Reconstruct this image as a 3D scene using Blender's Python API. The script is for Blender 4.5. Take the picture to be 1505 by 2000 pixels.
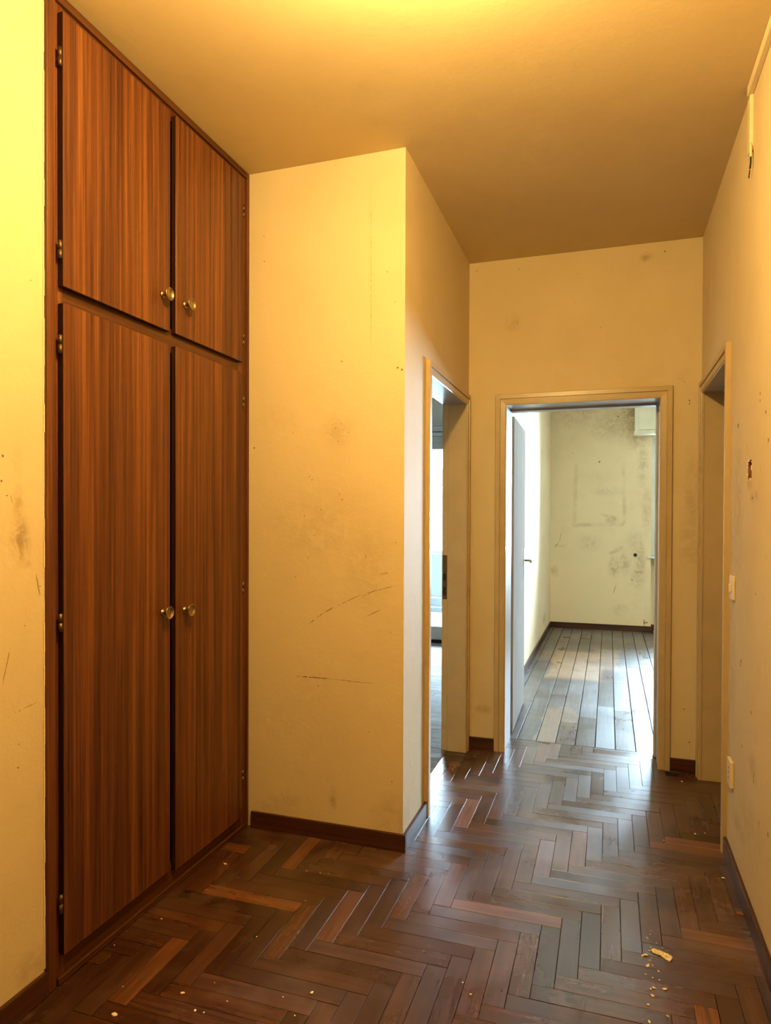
import bpy, bmesh, math, random
from mathutils import Matrix, Vector

# ---------------------------------------------------------------- scene reset
for o in list(bpy.data.objects):
    bpy.data.objects.remove(o, do_unlink=True)
SC = bpy.context.scene
COL = SC.collection
random.seed(7)

# ---------------------------------------------------------------- camera
F_PX, PITCH, YAW, ROLL, CAM_H, CX, CY = 1317.526, 0.0108, 0.3193, 0.0039, 1.4268, 753.34, 1025.84
cyw, syw, cp, sp = math.cos(YAW), math.sin(YAW), math.cos(PITCH), math.sin(PITCH)
fwd = Vector((-syw * cp, cyw * cp, -sp))
right0 = Vector((cyw, syw, 0))
up0 = right0.cross(fwd)
right = math.cos(ROLL) * right0 + math.sin(ROLL) * up0
up = -math.sin(ROLL) * right0 + math.cos(ROLL) * up0
cam_d = bpy.data.cameras.new('camera')
cam = bpy.data.objects.new('camera', cam_d)
COL.objects.link(cam)
cam.matrix_world = Matrix(((right.x, up.x, -fwd.x, 0), (right.y, up.y, -fwd.y, 0),
                           (right.z, up.z, -fwd.z, CAM_H), (0, 0, 0, 1)))
cam_d.sensor_fit = 'HORIZONTAL'
cam_d.sensor_width = 36
cam_d.lens = F_PX / 1505 * 36
cam_d.shift_x = (752.5 - CX) / 1505
cam_d.shift_y = (CY - 1000) / 1505
cam_d.clip_start = 0.02
SC.camera = cam

# ---------------------------------------------------------------- world, lamp, exposure
SKY = 235.0
w = bpy.data.worlds.new('overcast_sky')
SC.world = w
w.use_nodes = True
bg = w.node_tree.nodes['Background']
bg.inputs[0].default_value = (0.58, 0.795, 1.0, 1)
bg.inputs[1].default_value = SKY

lamp_d = bpy.data.lights.new('hall_ceiling_lamp', 'POINT')
lamp_d.energy = 138
lamp_d.color = (1.0, 0.685, 0.24)
lamp_d.shadow_soft_size = 0.06
lamp = bpy.data.objects.new('hall_ceiling_lamp', lamp_d)
lamp.location = (-0.43, 1.42, 2.80)
COL.objects.link(lamp)


def portal(name, loc, rot, sx, sy):
    d = bpy.data.lights.new(name, 'AREA')
    d.shape = 'RECTANGLE'
    d.size, d.size_y = sx, sy
    d.cycles.is_portal = True
    o = bpy.data.objects.new(name, d)
    o.location, o.rotation_euler = loc, rot
    COL.objects.link(o)


portal('window_portal', (1.25, 9.40, 1.70), (-math.pi / 2, 0, 0), 1.48, 1.5)
portal('window_portal', (-1.95, 7.73, 1.17), (-math.pi / 2, 0, 0), 1.2, 2.3)

VS = SC.view_settings
VS.view_transform = 'Standard'
VS.look = 'None'
VS.gamma = 1
VS.use_curve_mapping = False
VS.exposure = 0.0
SC.cycles.max_bounces = 6
SC.cycles.diffuse_bounces = 4
SC.cycles.glossy_bounces = 3
SC.cycles.transparent_max_bounces = 12
SC.cycles.sample_clamp_indirect = 12
SC.cycles.use_adaptive_sampling = True
SC.cycles.adaptive_threshold = 0.1
SC.cycles.adaptive_min_samples = 16
SC.cycles.use_denoising = True

# ---------------------------------------------------------------- dimensions (metres)
XC, YL, Y1, X1, Y2, X2, H = -1.588, 1.578, 2.758, -0.830, 4.138, 0.486, 3.0
XBL, YBK = -0.733, 9.115          # bedroom left wall, bedroom far wall
DO_L, DO_R, DZ = -0.600, 0.275, 2.118   # far door opening
LD0, LD1 = 3.172, 4.035           # left door opening (along Y)
RD0, RD1 = 3.240, 4.030           # right door opening (along Y)
BBH, BBT = 0.072, 0.015           # baseboard


# ---------------------------------------------------------------- node helpers
class NT:
    def __init__(self, name):
        self.m = bpy.data.materials.new(name)
        self.m.use_nodes = True
        self.t = self.m.node_tree
        self.t.nodes.clear()
        self.out = self.n('ShaderNodeOutputMaterial')
        self.b = self.n('ShaderNodeBsdfPrincipled')
        self.l(self.b.outputs[0], self.out.inputs[0])

    def n(self, kind, **kw):
        nd = self.t.nodes.new(kind)
        for k, v in kw.items():
            setattr(nd, k, v)
        return nd

    def l(self, a, b):
        self.t.links.new(a, b)

    def put(self, sock, v):
        if hasattr(v, 'is_linked') or hasattr(v, 'links'):
            self.l(v, sock)
        else:
            sock.default_value = v

    def math(self, op, a, b=None, clamp=False):
        nd = self.n('ShaderNodeMath', operation=op, use_clamp=clamp)
        self.put(nd.inputs[0], a)
        if b is not None:
            self.put(nd.inputs[1], b)
        return nd.outputs[0]

    def vmath(self, op, a, b=None, scale=None):
        nd = self.n('ShaderNodeVectorMath', operation=op)
        self.put(nd.inputs[0], a)
        if b is not None:
            self.put(nd.inputs[1], b)
        if scale is not None:
            self.put(nd.inputs[3], scale)
        return nd.outputs[1] if op in ('LENGTH', 'DOT_PRODUCT', 'DISTANCE') else nd.outputs[0]

    def mapr(self, v, a, b, c=0.0, d=1.0, smooth=False):
        nd = self.n('ShaderNodeMapRange')
        nd.interpolation_type = 'SMOOTHSTEP' if smooth else 'LINEAR'
        self.put(nd.inputs[0], v)
        for i, x in enumerate((a, b, c, d)):
            nd.inputs[i + 1].default_value = x
        return nd.outputs[0]

    def noise(self, vec, scale, detail=4, rough=0.55, dist=0.0, color=False):
        nd = self.n('ShaderNodeTexNoise')
        self.put(nd.inputs['Vector'], vec)
        nd.inputs['Scale'].default_value = scale
        nd.inputs['Detail'].default_value = detail
        nd.inputs['Roughness'].default_value = rough
        nd.inputs['Distortion'].default_value = dist
        return nd.outputs[1] if color else nd.outputs[0]

    def mix(self, f, a, b, mode='MIX'):
        nd = self.n('ShaderNodeMix', data_type='RGBA', blend_type=mode)
        self.put(nd.inputs[0], f)
        for s, v in ((6, a), (7, b)):
            if isinstance(v, tuple):
                v = (*v[:3], 1)
            self.put(nd.inputs[s], v)
        return nd.outputs[2]

    def ramp(self, f, stops):
        nd = self.n('ShaderNodeValToRGB')
        self.put(nd.inputs[0], f)
        e = nd.color_ramp.elements
        while len(e) < len(stops):
            e.new(0.5)
        for el, (p, c) in zip(e, stops):
            el.position, el.color = p, (*c, 1)
        return nd.outputs[0]

    def mapping(self, vec, scale=(1, 1, 1), loc=(0, 0, 0)):
        nd = self.n('ShaderNodeMapping')
        self.put(nd.inputs[0], vec)
        nd.inputs['Location'].default_value = loc
        nd.inputs['Scale'].default_value = scale
        return nd.outputs[0]

    def bump(self, h, strength=0.2, dist=0.01, prev=None):
        nd = self.n('ShaderNodeBump')
        nd.inputs['Strength'].default_value = strength
        nd.inputs['Distance'].default_value = dist
        self.put(nd.inputs['Height'], h)
        if prev is not None:
            self.l(prev, nd.inputs['Normal'])
        return nd.outputs[0]

    def pos(self):
        return self.n('ShaderNodeNewGeometry').outputs['Position']

    def setp(self, **kw):
        for k, v in kw.items():
            s = self.b.inputs[k.replace('_', ' ')]
            if isinstance(v, tuple) and len(v) == 3:
                v = (*v, 1)
            self.put(s, v)


def plain(name, col, rough=0.5, metal=0.0, var=0.12, scale=30, bump=0.0, spec=0.5):
    t = NT(name)
    t.b.inputs['Specular IOR Level'].default_value = spec
    tc = t.n('ShaderNodeTexCoord').outputs['Object']
    nz = t.noise(tc, scale, 3)
    t.setp(Base_Color=t.mix(t.mapr(nz, 0.3, 0.7), tuple(c * (1 - var) for c in col), tuple(min(1, c * (1 + var)) for c in col)),
           Roughness=rough, Metallic=metal)
    if bump:
        t.setp(Normal=t.bump(nz, bump, 0.002))
    return t.m


MARKS = {}
WALL = (0.64, 0.52, 0.315)


def wall_mat(name, plane=None, segs=(), spots=(), dots=(), base=WALL, grime=0.35, relief=0.2):
    """Old distempered plaster; marks are (u, v) positions on the wall plane in metres."""
    t = NT(name)
    p = t.pos()
    big = t.noise(p, 1.6, 5, 0.6)
    mid = t.noise(p, 5.0, 5, 0.65)
    dirty = tuple(c * k for c, k in zip(base, (0.80, 0.74, 0.64)))
    col = t.mix(t.mapr(big, 0.40, 0.75, 0, grime, True), base, dirty)
    col = t.mix(t.mapr(mid, 0.55, 0.8, 0, grime * 0.8, True), col, dirty)
    if plane and (segs or spots or dots):
        sx = t.n('ShaderNodeSeparateXYZ')
        t.l(p, sx.inputs[0])
        cb = t.n('ShaderNodeCombineXYZ')
        t.l(sx.outputs[plane[0]], cb.inputs[0])
        t.l(sx.outputs[plane[1]], cb.inputs[1])
        uv0 = cb.outputs[0]
        wob = t.vmath('SCALE', t.vmath('SUBTRACT', t.noise(uv0, 18, 3, color=True), (0.5, 0.5, 0.5)), scale=0.018)
        flat = t.vmath('MULTIPLY', wob, (1, 1, 0))
        uv = t.vmath('ADD', uv0, flat)
        gate = t.mapr(mid, 0.42, 0.58, 0, 1, True)
        # soft stains
        acc = None
        for (cu, cv, ru, rv, s) in spots:
            q = t.vmath('MULTIPLY', t.vmath('SUBTRACT', uv, (cu, cv, 0)), (1 / max(ru, .005), 1 / max(rv, .005), 0))
            m = t.mapr(t.vmath('LENGTH', q), 0.15, 1.15, s, 0.0, True)
            acc = m if acc is None else t.math('MAXIMUM', acc, m)
        if acc is not None:
            blot = t.mapr(t.noise(uv0, 15, 5, 0.72, 0.7), 0.36, 0.60, 0.12, 1.0, True)
            col = t.mix(t.math('MULTIPLY', acc, blot), col, (base[0] * 0.42, base[1] * 0.34, base[2] * 0.25))
        # scratches and scuffs
        acc = None
        for (a0, b0, a1, b1, wd, s) in [g for g in segs if g[4] > .013]:
            d = (a1 - a0, b1 - b0, 0)
            L2 = max(d[0] ** 2 + d[1] ** 2, 1e-6)
            pa = t.vmath('SUBTRACT', uv, (a0, b0, 0))
            h = t.math('DIVIDE', t.vmath('DOT_PRODUCT', pa, d), L2, clamp=True)
            dn = t.n('ShaderNodeVectorMath', operation='SCALE')
            dn.inputs[0].default_value = d
            t.l(h, dn.inputs[3])
            dist = t.vmath('LENGTH', t.vmath('SUBTRACT', pa, dn.outputs[0]))
            m = t.mapr(dist, wd * 0.3, wd * 1.1, s, 0.0, True)
            acc = m if acc is None else t.math('MAXIMUM', acc, m)
        if acc is not None:
            col = t.mix(t.math('MULTIPLY', acc, t.math('ADD', t.math('MULTIPLY', gate, 0.75), 0.25)), col, (0.16, 0.085, 0.03))
    t.setp(Base_Color=col, Roughness=0.75)
    t.b.inputs['Specular IOR Level'].default_value = 0.25
    MARKS[name] = (segs, dots)
    t.setp(Normal=t.bump(t.noise(p, 11, 4, 0.75), relief, 0.010))
    return t.m


def wood_mat(name, dark, mid, light, axis='Z', rough=0.38, scale=1.0, coord='pos', coat=0.0):
    """Straight veneer grain running along one axis."""
    t = NT(name)
    p = t.pos() if coord == 'pos' else t.n('ShaderNodeTexCoord').outputs['Object']
    lo, hi = 0.7 * scale, 56 * scale
    sc = {'Z': (hi, hi, lo), 'X': (lo, hi, hi), 'Y': (hi, lo, hi)}[axis]
    sc2 = {'Z': (130, 130, 1.4), 'X': (1.4, 130, 130), 'Y': (130, 1.4, 130)}[axis]
    n1 = t.noise(t.mapping(p, sc), 1.0, 6, 0.62, 0.35)
    n2 = t.noise(t.mapping(p, sc2), 1.0, 4, 0.7)
    n3 = t.noise(t.mapping(p, tuple(s * 0.18 for s in sc)), 1.0, 3, 0.5, 0.8)
    f = t.math('ADD', t.math('MULTIPLY', n1, 0.56), t.math('ADD', t.math('MULTIPLY', n2, 0.32), t.math('MULTIPLY', n3, 0.14)))
    col = t.ramp(f, [(0.40, dark), (0.51, mid), (0.63, light)])
    t.setp(Base_Color=col, Roughness=t.mapr(n2, 0.3, 0.7, rough - 0.06, rough + 0.08))
    t.b.inputs['Specular IOR Level'].default_value = 0.35
    t.setp(Normal=t.bump(n2, 0.08, 0.001))
    return t.m


def board_mat(name, stops, wear_col, wear_amt, rough, grain_scale=1.0, spec=0.5, cross=False, patches=(), patch_col=None):
    """Old varnished floor boards: each board has its own tone; worn, scuffed varnish on top."""
    t = NT(name)
    oc = t.n('ShaderNodeTexCoord').outputs['Object']
    rnd = t.n('ShaderNodeObjectInfo').outputs['Random']
    p = t.pos()
    off = t.n('ShaderNodeCombineXYZ')
    t.l(t.math('MULTIPLY', rnd, 37.0), off.inputs[0])
    t.l(t.math('MULTIPLY', rnd, 91.0), off.inputs[1])
    v = t.vmath('ADD', oc, off.outputs[0])
    g = t.noise(t.mapping(v, (3.0 * grain_scale, 55 * grain_scale, 10)), 1.0, 6, 0.65, 0.5)
    g2 = t.noise(t.mapping(v, (8, 260, 10)), 1.0, 3, 0.7)
    tone = t.ramp(rnd, stops)
    col = t.mix(t.mapr(g, 0.35, 0.70), t.mix(1.0, tone, (0.52, 0.48, 0.44), 'MULTIPLY'), t.mix(1.0, tone, (1.25, 1.22, 1.16), 'MULTIPLY'))
    col = t.mix(t.mapr(g2, 0.48, 0.75, 0, 0.5), col, (0.018, 0.009, 0.005))
    if cross:
        # narrow cross-grain strips within each plank
        c2 = t.noise(t.mapping(v, (14, 1.2, 1)), 1.0, 2, 0.5)
        col = t.mix(t.mapr(c2, 0.35, 0.70, 0, 0.40), col, t.mix(1.0, col, (0.55, 0.50, 0.47), 'MULTIPLY'))
    # worn varnish patches
    wn = t.noise(p, 2.3, 4, 0.6, 0.3)
    wn2 = t.noise(t.mapping(v, (5, 40, 1)), 1.0, 3, 0.55, 0.2)
    wear = t.math('MULTIPLY', t.mapr(wn, 0.46, 0.66, 0, 1, True), t.mapr(wn2, 0.25, 0.8, 0.3, 1))
    col = t.mix(t.math('MULTIPLY', wear, wear_amt), col, wear_col)
    # bare patches where the varnish has gone: straight-sided, torn edges
    if patches:
        q0 = t.vmath('ADD', p, t.vmath('SCALE', t.vmath('SUBTRACT', t.noise(p, 3.5, 2, 0.5, color=True), (0.5, 0.5, 0.5)), scale=0.16))
        acc = None
        for (pcx, pcy, prx, pry, st) in patches:
            ab = t.vmath('ABSOLUTE', t.vmath('MULTIPLY', t.vmath('SUBTRACT', q0, (pcx, pcy, 0)), (1 / prx, 1 / pry, 0)))
            sx_ = t.n('ShaderNodeSeparateXYZ')
            t.l(ab, sx_.inputs[0])
            m_ = t.mapr(t.math('MAXIMUM', sx_.outputs[0], sx_.outputs[1]), 0.78, 1.02, st, 0, True)
            acc = m_ if acc is None else t.math('MAXIMUM', acc, m_)
        col = t.mix(t.math('MULTIPLY', acc, t.mapr(wn2, 0.2, 0.7, 0.6, 1)), col, patch_col)
    # black grime
    dn = t.noise(p, 4.5, 2, 0.5)
    col = t.mix(t.mapr(dn, 0.50, 0.85, 0, 0.28, True), col, (0.012, 0.008, 0.006))
    # fine pale scratches
    sc1 = t.noise(t.mapping(p, (14, 160, 1)), 1.0, 2, 0.5, 1.5)
    col = t.mix(t.mapr(sc1, 0.72, 0.75, 0, 0.16), col, (0.42, 0.33, 0.24))
    r = t.math('ADD', t.mapr(wn, 0.35, 0.7, rough - 0.04, rough + 0.08), t.math('ADD', t.mapr(g, 0.3, 0.7, -0.01, 0.015), t.mapr(t.math('FRACT', t.math('MULTIPLY', rnd, 17.3)), 0, 1, -0.06, 0.06)))
    t.setp(Base_Color=col, Roughness=r)
    t.b.inputs['Specular IOR Level'].default_value = spec
    return t.m


# ---------------------------------------------------------------- mesh helpers
def link(o, parent=None):
    COL.objects.link(o)
    if parent is not None:
        o.parent = parent
        if parent.type == 'EMPTY':
            o.matrix_parent_inverse = Matrix.Translation(-parent.location)
    return o


def obj(name, bm, mat, parent=None, smooth=False):
    me = bpy.data.meshes.new(name)
    bm.normal_update()
    bm.to_mesh(me)
    bm.free()
    if smooth:
        me.shade_smooth()
    me.materials.append(mat)
    return link(bpy.data.objects.new(name, me), parent)


def bx(bm, x0, x1, y0, y1, z0, z1, bevel=0.0, seg=1):
    r = bmesh.ops.create_cube(bm, size=1)
    vs = r['verts']
    for v in vs:
        v.co = ((x0 + x1) / 2 + v.co.x * (x1 - x0), (y0 + y1) / 2 + v.co.y * (y1 - y0), (z0 + z1) / 2 + v.co.z * (z1 - z0))
    if bevel:
        es = list({e for v in vs for e in v.link_edges})
        bmesh.ops.bevel(bm, geom=es, offset=bevel, segments=seg, affect='EDGES', profile=0.6)


def box(name, dims, mat, parent=None, bevel=0.0, seg=1):
    bm = bmesh.new()
    bx(bm, *dims, bevel, seg)
    return obj(name, bm, mat, parent)


def boxes(name, lst, mat, parent=None, bevel=0.0):
    bm = bmesh.new()
    for d in lst:
        bx(bm, *d, bevel)
    return obj(name, bm, mat, parent)


def poly(name, verts, faces, mat, parent=None, smooth=False):
    me = bpy.data.meshes.new(name)
    me.from_pydata(verts, [], faces)
    me.update()
    bm = bmesh.new()
    bm.from_mesh(me)
    bmesh.ops.recalc_face_normals(bm, faces=bm.faces)
    bm.to_mesh(me)
    bm.free()
    if smooth:
        me.shade_smooth()
    me.materials.append(mat)
    return link(bpy.data.objects.new(name, me), parent)


def empty(name, loc):
    o = bpy.data.objects.new(name, None)
    o.location = loc
    o.empty_display_size = 0.1
    COL.objects.link(o)
    return o


def tag(o, label=None, cat=None, group=None, kind=None):
    for k, v in (('label', label), ('category', cat), ('group', group), ('kind', kind)):
        if v:
            o[k] = v
    return o


def struct(o, label=None):
    return tag(o, label=label, kind='structure')


def tube(name, pts, r, mat, parent=None, sides=8):
    bm = bmesh.new()
    rings = []
    for i, p in enumerate(pts):
        p = Vector(p)
        a = Vector(pts[max(i - 1, 0)])
        b = Vector(pts[min(i + 1, len(pts) - 1)])
        d = (b - a).normalized()
        s = d.orthogonal().normalized() if i == 0 else (rings[-1][1] - d * rings[-1][1].dot(d)).normalized()
        q = d.cross(s)
        rings.append(([bm.verts.new(p + r * (math.cos(k * 2 * math.pi / sides) * s + math.sin(k * 2 * math.pi / sides) * q)) for k in range(sides)], s))
    for (a, _), (b, _) in zip(rings, rings[1:]):
        for k in range(sides):
            bm.faces.new((a[k], a[(k + 1) % sides], b[(k + 1) % sides], b[k]))
    bm.faces.new(rings[0][0][::-1])
    bm.faces.new(rings[-1][0])
    return obj(name, bm, mat, parent, True)


def lathe_x(name, prof, base, mat, parent=None, n=28):
    """Revolve (distance out along +X, radius) profile about an X-parallel axis through base."""
    bm = bmesh.new()
    rings = []
    for (d, r) in prof:
        if r < 1e-6:
            rings.append([bm.verts.new((base[0] + d, base[1], base[2]))])
        else:
            rings.append([bm.verts.new((base[0] + d, base[1] + r * math.cos(2 * math.pi * k / n), base[2] + r * math.sin(2 * math.pi * k / n))) for k in range(n)])
    for a, b in zip(rings, rings[1:]):
        for k in range(n):
            k2 = (k + 1) % n
            if len(a) == 1:
                bm.faces.new((a[0], b[k2], b[k]))
            elif len(b) == 1:
                bm.faces.new((a[k], a[k2], b[0]))
            else:
                bm.faces.new((a[k], a[k2], b[k2], b[k]))
    bmesh.ops.recalc_face_normals(bm, faces=bm.faces)
    return obj(name, bm, mat, parent, True)


# ---------------------------------------------------------------- materials
M = {}
M['wall'] = wall_mat('old_yellowed_plaster')
M['alcove'] = wall_mat('plaster_alcove', (0, 2),
    [(-1.281, 0.945, -1.194, 1.009, 0.003, 0.8), (-1.194, 1.009, -1.152, 1.031, 0.005, 0.9), (-1.152, 1.031, -1.017, 1.095, 0.0022, 0.7), (-1.024, 1.082, -0.946, 1.118, 0.0025, 0.7), (-1.001, 1.1, -0.849, 1.141, 0.0022, 0.6), (-1.017, 0.988, -0.93, 1.032, 0.0022, 0.6), (-1.338, 0.712, -1.168, 0.712, 0.005, 0.6), (-1.168, 0.712, -0.952, 0.707, 0.003, 0.45), (-0.986, 2.9, -0.983, 2.051, 0.002, 0.25), (-1.282, 1.335, -1.262, 1.324, 0.003, 0.5), (-1.008, 1.27, -0.999, 1.248, 0.003, 0.7), (-0.89, 0.941, -0.887, 0.928, 0.003, 0.7), (-0.937, 1.183, -0.895, 1.193, 0.004, 0.4), (-1.393, 1.208, -1.375, 1.218, 0.002, 0.5)],
    [(-1.135, 1.813, 0.091, 0.101, 0.28), (-1.154, 0.18, 0.024, 0.059, 0.5), (-1.393, 0.148, 0.114, 0.052, 0.3), (-1.232, 1.384, 0.266, 0.206, 0.2), (-1.001, 1.241, 0.14, 0.268, 0.2), (-0.891, 0.127, 0.092, 0.134, 0.3), (-0.926, 0.144, 0.07, 0.067, 0.25), (-1.537, 0.1, 0.309, 0.047, 0.25)],
    [(-1.503, 2.708, 0.004), (-1.5, 2.594, 0.005), (-1.551, 1.746, 0.007), (-1.119, 2.113, 0.005), (-1.127, 1.531, 0.005), (-1.115, 1.506, 0.005), (-1.215, 1.461, 0.004), (-1.297, 1.434, 0.004), (-1.273, 1.61, 0.005), (-1.26, 1.596, 0.004), (-1.354, 1.807, 0.004), (-1.34, 1.159, 0.004), (-1.0, 0.839, 0.003), (-0.862, 2.069, 0.006), (-0.842, 2.059, 0.008), (-0.868, 1.321, 0.004), (-1.147, 1.822, 0.004), (-1.118, 1.844, 0.004), (-1.108, 1.816, 0.003), (-1.172, 1.792, 0.003), (-1.135, 1.763, 0.003), (-1.184, 1.801, 0.003), (-1.087, 1.8, 0.003), (-0.986, 0.494, 0.004), (-0.88, 0.29, 0.004), (-1.277, 1.246, 0.004), (-1.247, 1.347, 0.004), (-0.91, 2.482, 0.004), (-0.875, 2.349, 0.004), (-1.227, 0.675, 0.004)])
M['left'] = wall_mat('plaster_left', (1, 2),
    [(1.46, 1.064, 1.433, 0.958, 0.002, 0.6), (1.471, 0.872, 1.552, 0.883, 0.003, 0.5), (1.461, 1.489, 1.468, 1.461, 0.002, 0.5), (1.549, 1.261, 1.564, 1.192, 0.004, 0.3)],
    [(1.495, 1.36, 0.043, 0.088, 0.7), (1.488, 1.461, 0.025, 0.072, 0.45), (1.485, 1.584, 0.021, 0.065, 0.25), (1.522, 1.292, 0.021, 0.017, 0.3), (1.528, 0.114, 0.076, 0.06, 0.35)],
    [(1.436, 1.594, 0.006), (1.432, 1.524, 0.005), (1.449, 1.485, 0.004), (1.509, 1.114, 0.004), (1.488, 0.779, 0.003), (1.485, 0.713, 0.004), (1.532, 2.108, 0.003), (1.564, 1.222, 0.004)])
M['far'] = wall_mat('plaster_far', (0, 2),
    [(0.386, 2.217, 0.405, 2.181, 0.003, 0.8), (0.349, 2.225, 0.386, 2.217, 0.002, 0.4), (0.424, 2.099, 0.427, 2.082, 0.003, 0.7), (-0.535, 2.594, -0.529, 2.637, 0.003, 0.5), (0.214, 2.932, 0.181, 2.901, 0.004, 0.5)],
    [(0.192, 2.923, 0.044, 0.035, 0.5), (0.439, 1.553, 0.052, 0.345, 0.3), (0.428, 1.294, 0.065, 0.231, 0.25), (-0.741, 0.246, 0.095, 0.031, 0.4), (-0.566, 2.615, 0.061, 0.062, 0.3)],
    [(0.289, 2.943, 0.008), (0.192, 2.928, 0.006), (-0.528, 2.933, 0.006), (-0.201, 2.704, 0.004), (-0.185, 2.868, 0.004), (-0.787, 2.949, 0.006), (-0.781, 2.958, 0.004), (0.424, 2.094, 0.006), (0.424, 2.074, 0.005), (0.473, 1.539, 0.007), (0.475, 1.324, 0.006), (-0.056, 2.541, 0.004), (0.409, 0.353, 0.006), (0.437, 0.168, 0.006), (-0.502, 2.178, 0.003)])
M['right'] = wall_mat('plaster_right', (1, 2),
    [(2.576, 1.617, 2.574, 1.582, 0.004, 0.4), (2.814, 1.712, 2.812, 1.674, 0.006, 0.5), (2.682, 1.507, 2.718, 1.499, 0.008, 0.6), (2.476, 1.318, 2.46, 1.293, 0.006, 0.6), (2.492, 1.174, 2.476, 1.159, 0.005, 0.5), (2.885, 0.89, 2.904, 0.855, 0.012, 0.8), (2.627, 0.542, 2.643, 0.501, 0.01, 0.4), (2.794, 0.314, 2.753, 0.294, 0.006, 0.7), (2.537, 0.416, 2.551, 0.361, 0.006, 0.7), (2.428, 0.597, 2.42, 0.576, 0.004, 0.4), (2.696, 0.674, 2.714, 0.656, 0.006, 0.5)],
    [(2.993, 1.497, 0.15, 0.366, 0.3), (3.074, 0.826, 0.1, 0.415, 0.18), (2.673, 1.507, 0.086, 0.025, 0.5), (2.645, 0.554, 0.1, 0.071, 0.35), (2.927, 0.234, 0.182, 0.059, 0.35), (3.101, 1.33, 0.08, 0.169, 0.3), (2.727, 0.339, 0.252, 0.11, 0.2), (2.758, 1.552, 0.065, 0.025, 0.6)],
    [(2.997, 1.799, 0.016), (2.497, 1.779, 0.014), (2.587, 1.857, 0.010), (2.586, 1.831, 0.010), (2.455, 1.682, 0.012), (2.69, 0.736, 0.012), (2.847, 0.567, 0.01), (2.406, 0.426, 0.014), (2.631, 1.167, 0.008), (3.14, 1.453, 0.008)])
M['bed_far'] = wall_mat('plaster_bedroom_far', (0, 2),
    [(-0.591, 1.246, -0.617, 1.124, 0.008, 0.4), (-0.617, 1.124, -0.682, 1.043, 0.01, 0.4), (-0.424, 1.341, 0.162, 1.358, 0.03, 0.28), (0.168, 2.134, 0.186, 1.384, 0.03, 0.2), (-0.41, 2.127, -0.43, 1.347, 0.035, 0.14), (-0.088, 1.481, -0.025, 1.462, 0.02, 0.4), (0.022, 0.989, 0.158, 1.057, 0.03, 0.25), (0.319, 0.755, 0.416, 0.751, 0.02, 0.4), (-0.662, 1.07, -0.564, 1.071, 0.02, 0.3), (0.056, 0.465, 0.099, 0.611, 0.008, 0.4), (0.427, 0.142, 0.434, 0.077, 0.015, 0.6), (0.265, 0.662, 0.302, 0.643, 0.012, 0.6)],
    [(0.304, 2.811, 0.241, 0.518, 0.75), (0.06, 2.627, 0.427, 0.262, 0.4), (-0.382, 2.777, 0.441, 0.199, 0.3), (0.066, 0.806, 0.087, 0.17, 0.5), (0.196, 0.862, 0.086, 0.17, 0.45), (0.379, 0.931, 0.072, 0.389, 0.45), (0.316, 1.125, 0.122, 0.26, 0.25), (0.447, 1.515, 0.072, 0.388, 0.35), (0.4, 2.161, 0.084, 0.387, 0.45), (0.037, 1.416, 0.099, 0.066, 0.5), (-0.243, 1.117, 0.189, 0.133, 0.25), (0.138, 0.271, 0.124, 0.092, 0.25), (0.35, 0.671, 0.109, 0.195, 0.35), (-0.68, 0.739, 0.066, 0.094, 0.4), (-0.028, 1.777, 0.248, 0.079, 0.2), (0.368, 2.421, 0.18, 0.162, 0.4)],
    [(-0.124, 2.16, 0.022), (0.102, 2.736, 0.014), (-0.456, 2.281, 0.01), (0.433, 0.11, 0.02), (0.457, 0.118, 0.02)],
    base=(0.82, 0.66, 0.43))
M['bed_left'] = wall_mat('plaster_bedroom_left', (1, 2), [(8.344, 0.236, 8.149, 0.16, 0.012, 0.5)], [(8.276, 0.227, 0.281, 0.075, 0.5)],
    [(6.816, 2.076, 0.012), (7.314, 2.106, 0.03), (7.238, 1.62, 0.025), (8.669, 1.638, 0.02), (7.884, 2.186, 0.02)], base=(0.82, 0.66, 0.43))
M['bed_plain'] = wall_mat('bedroom_plaster', base=(0.80, 0.70, 0.53), grime=0.2)
M['ceiling'] = wall_mat('ceiling_plaster', base=(0.63, 0.495, 0.27), grime=0.3, relief=0.12)
M['grey_room'] = wall_mat('pale_room_plaster', base=(0.66, 0.64, 0.60), grime=0.2)
M['cream'] = plain('cream_gloss_paint', (0.47, 0.345, 0.175), 0.32, var=0.06, scale=8, bump=0.05)
M['jamb'] = plain('white_gloss_paint', (0.42, 0.37, 0.325), 0.32, var=0.05, scale=8, bump=0.04)
M['leaf'] = plain('white_door_paint', (0.34, 0.30, 0.275), 0.6, var=0.04, scale=6, bump=0.04, spec=0.0)
M['veneer'] = wood_mat('mahogany_veneer', (0.044, 0.0120, 0.004), (0.102, 0.0300, 0.0075), (0.200, 0.066, 0.0135), 'Z', 0.42)
M['veneer_y'] = wood_mat('mahogany_rail', (0.035, 0.010, 0.003), (0.070, 0.022, 0.005), (0.115, 0.038, 0.008), 'Y', 0.42)
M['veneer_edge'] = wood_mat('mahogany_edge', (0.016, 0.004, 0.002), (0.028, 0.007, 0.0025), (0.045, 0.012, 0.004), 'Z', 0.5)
M['skirt_x'] = wood_mat('skirting_wood_x', (0.030, 0.009, 0.005), (0.055, 0.017, 0.008), (0.090, 0.032, 0.014), 'X', 0.35)
M['skirt_y'] = wood_mat('skirting_wood_y', (0.030, 0.009, 0.005), (0.055, 0.017, 0.008), (0.090, 0.032, 0.014), 'Y', 0.35)
M['brass'] = plain('aged_brass', (0.36, 0.27, 0.155), 0.33, 1.0, 0.2, 60)
M['hinge'] = plain('dull_bronze', (0.16, 0.10, 0.055), 0.5, 1.0, 0.2, 60)
M['steel'] = plain('dull_steel', (0.42, 0.36, 0.28), 0.35, 1.0, 0.1, 60)
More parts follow.
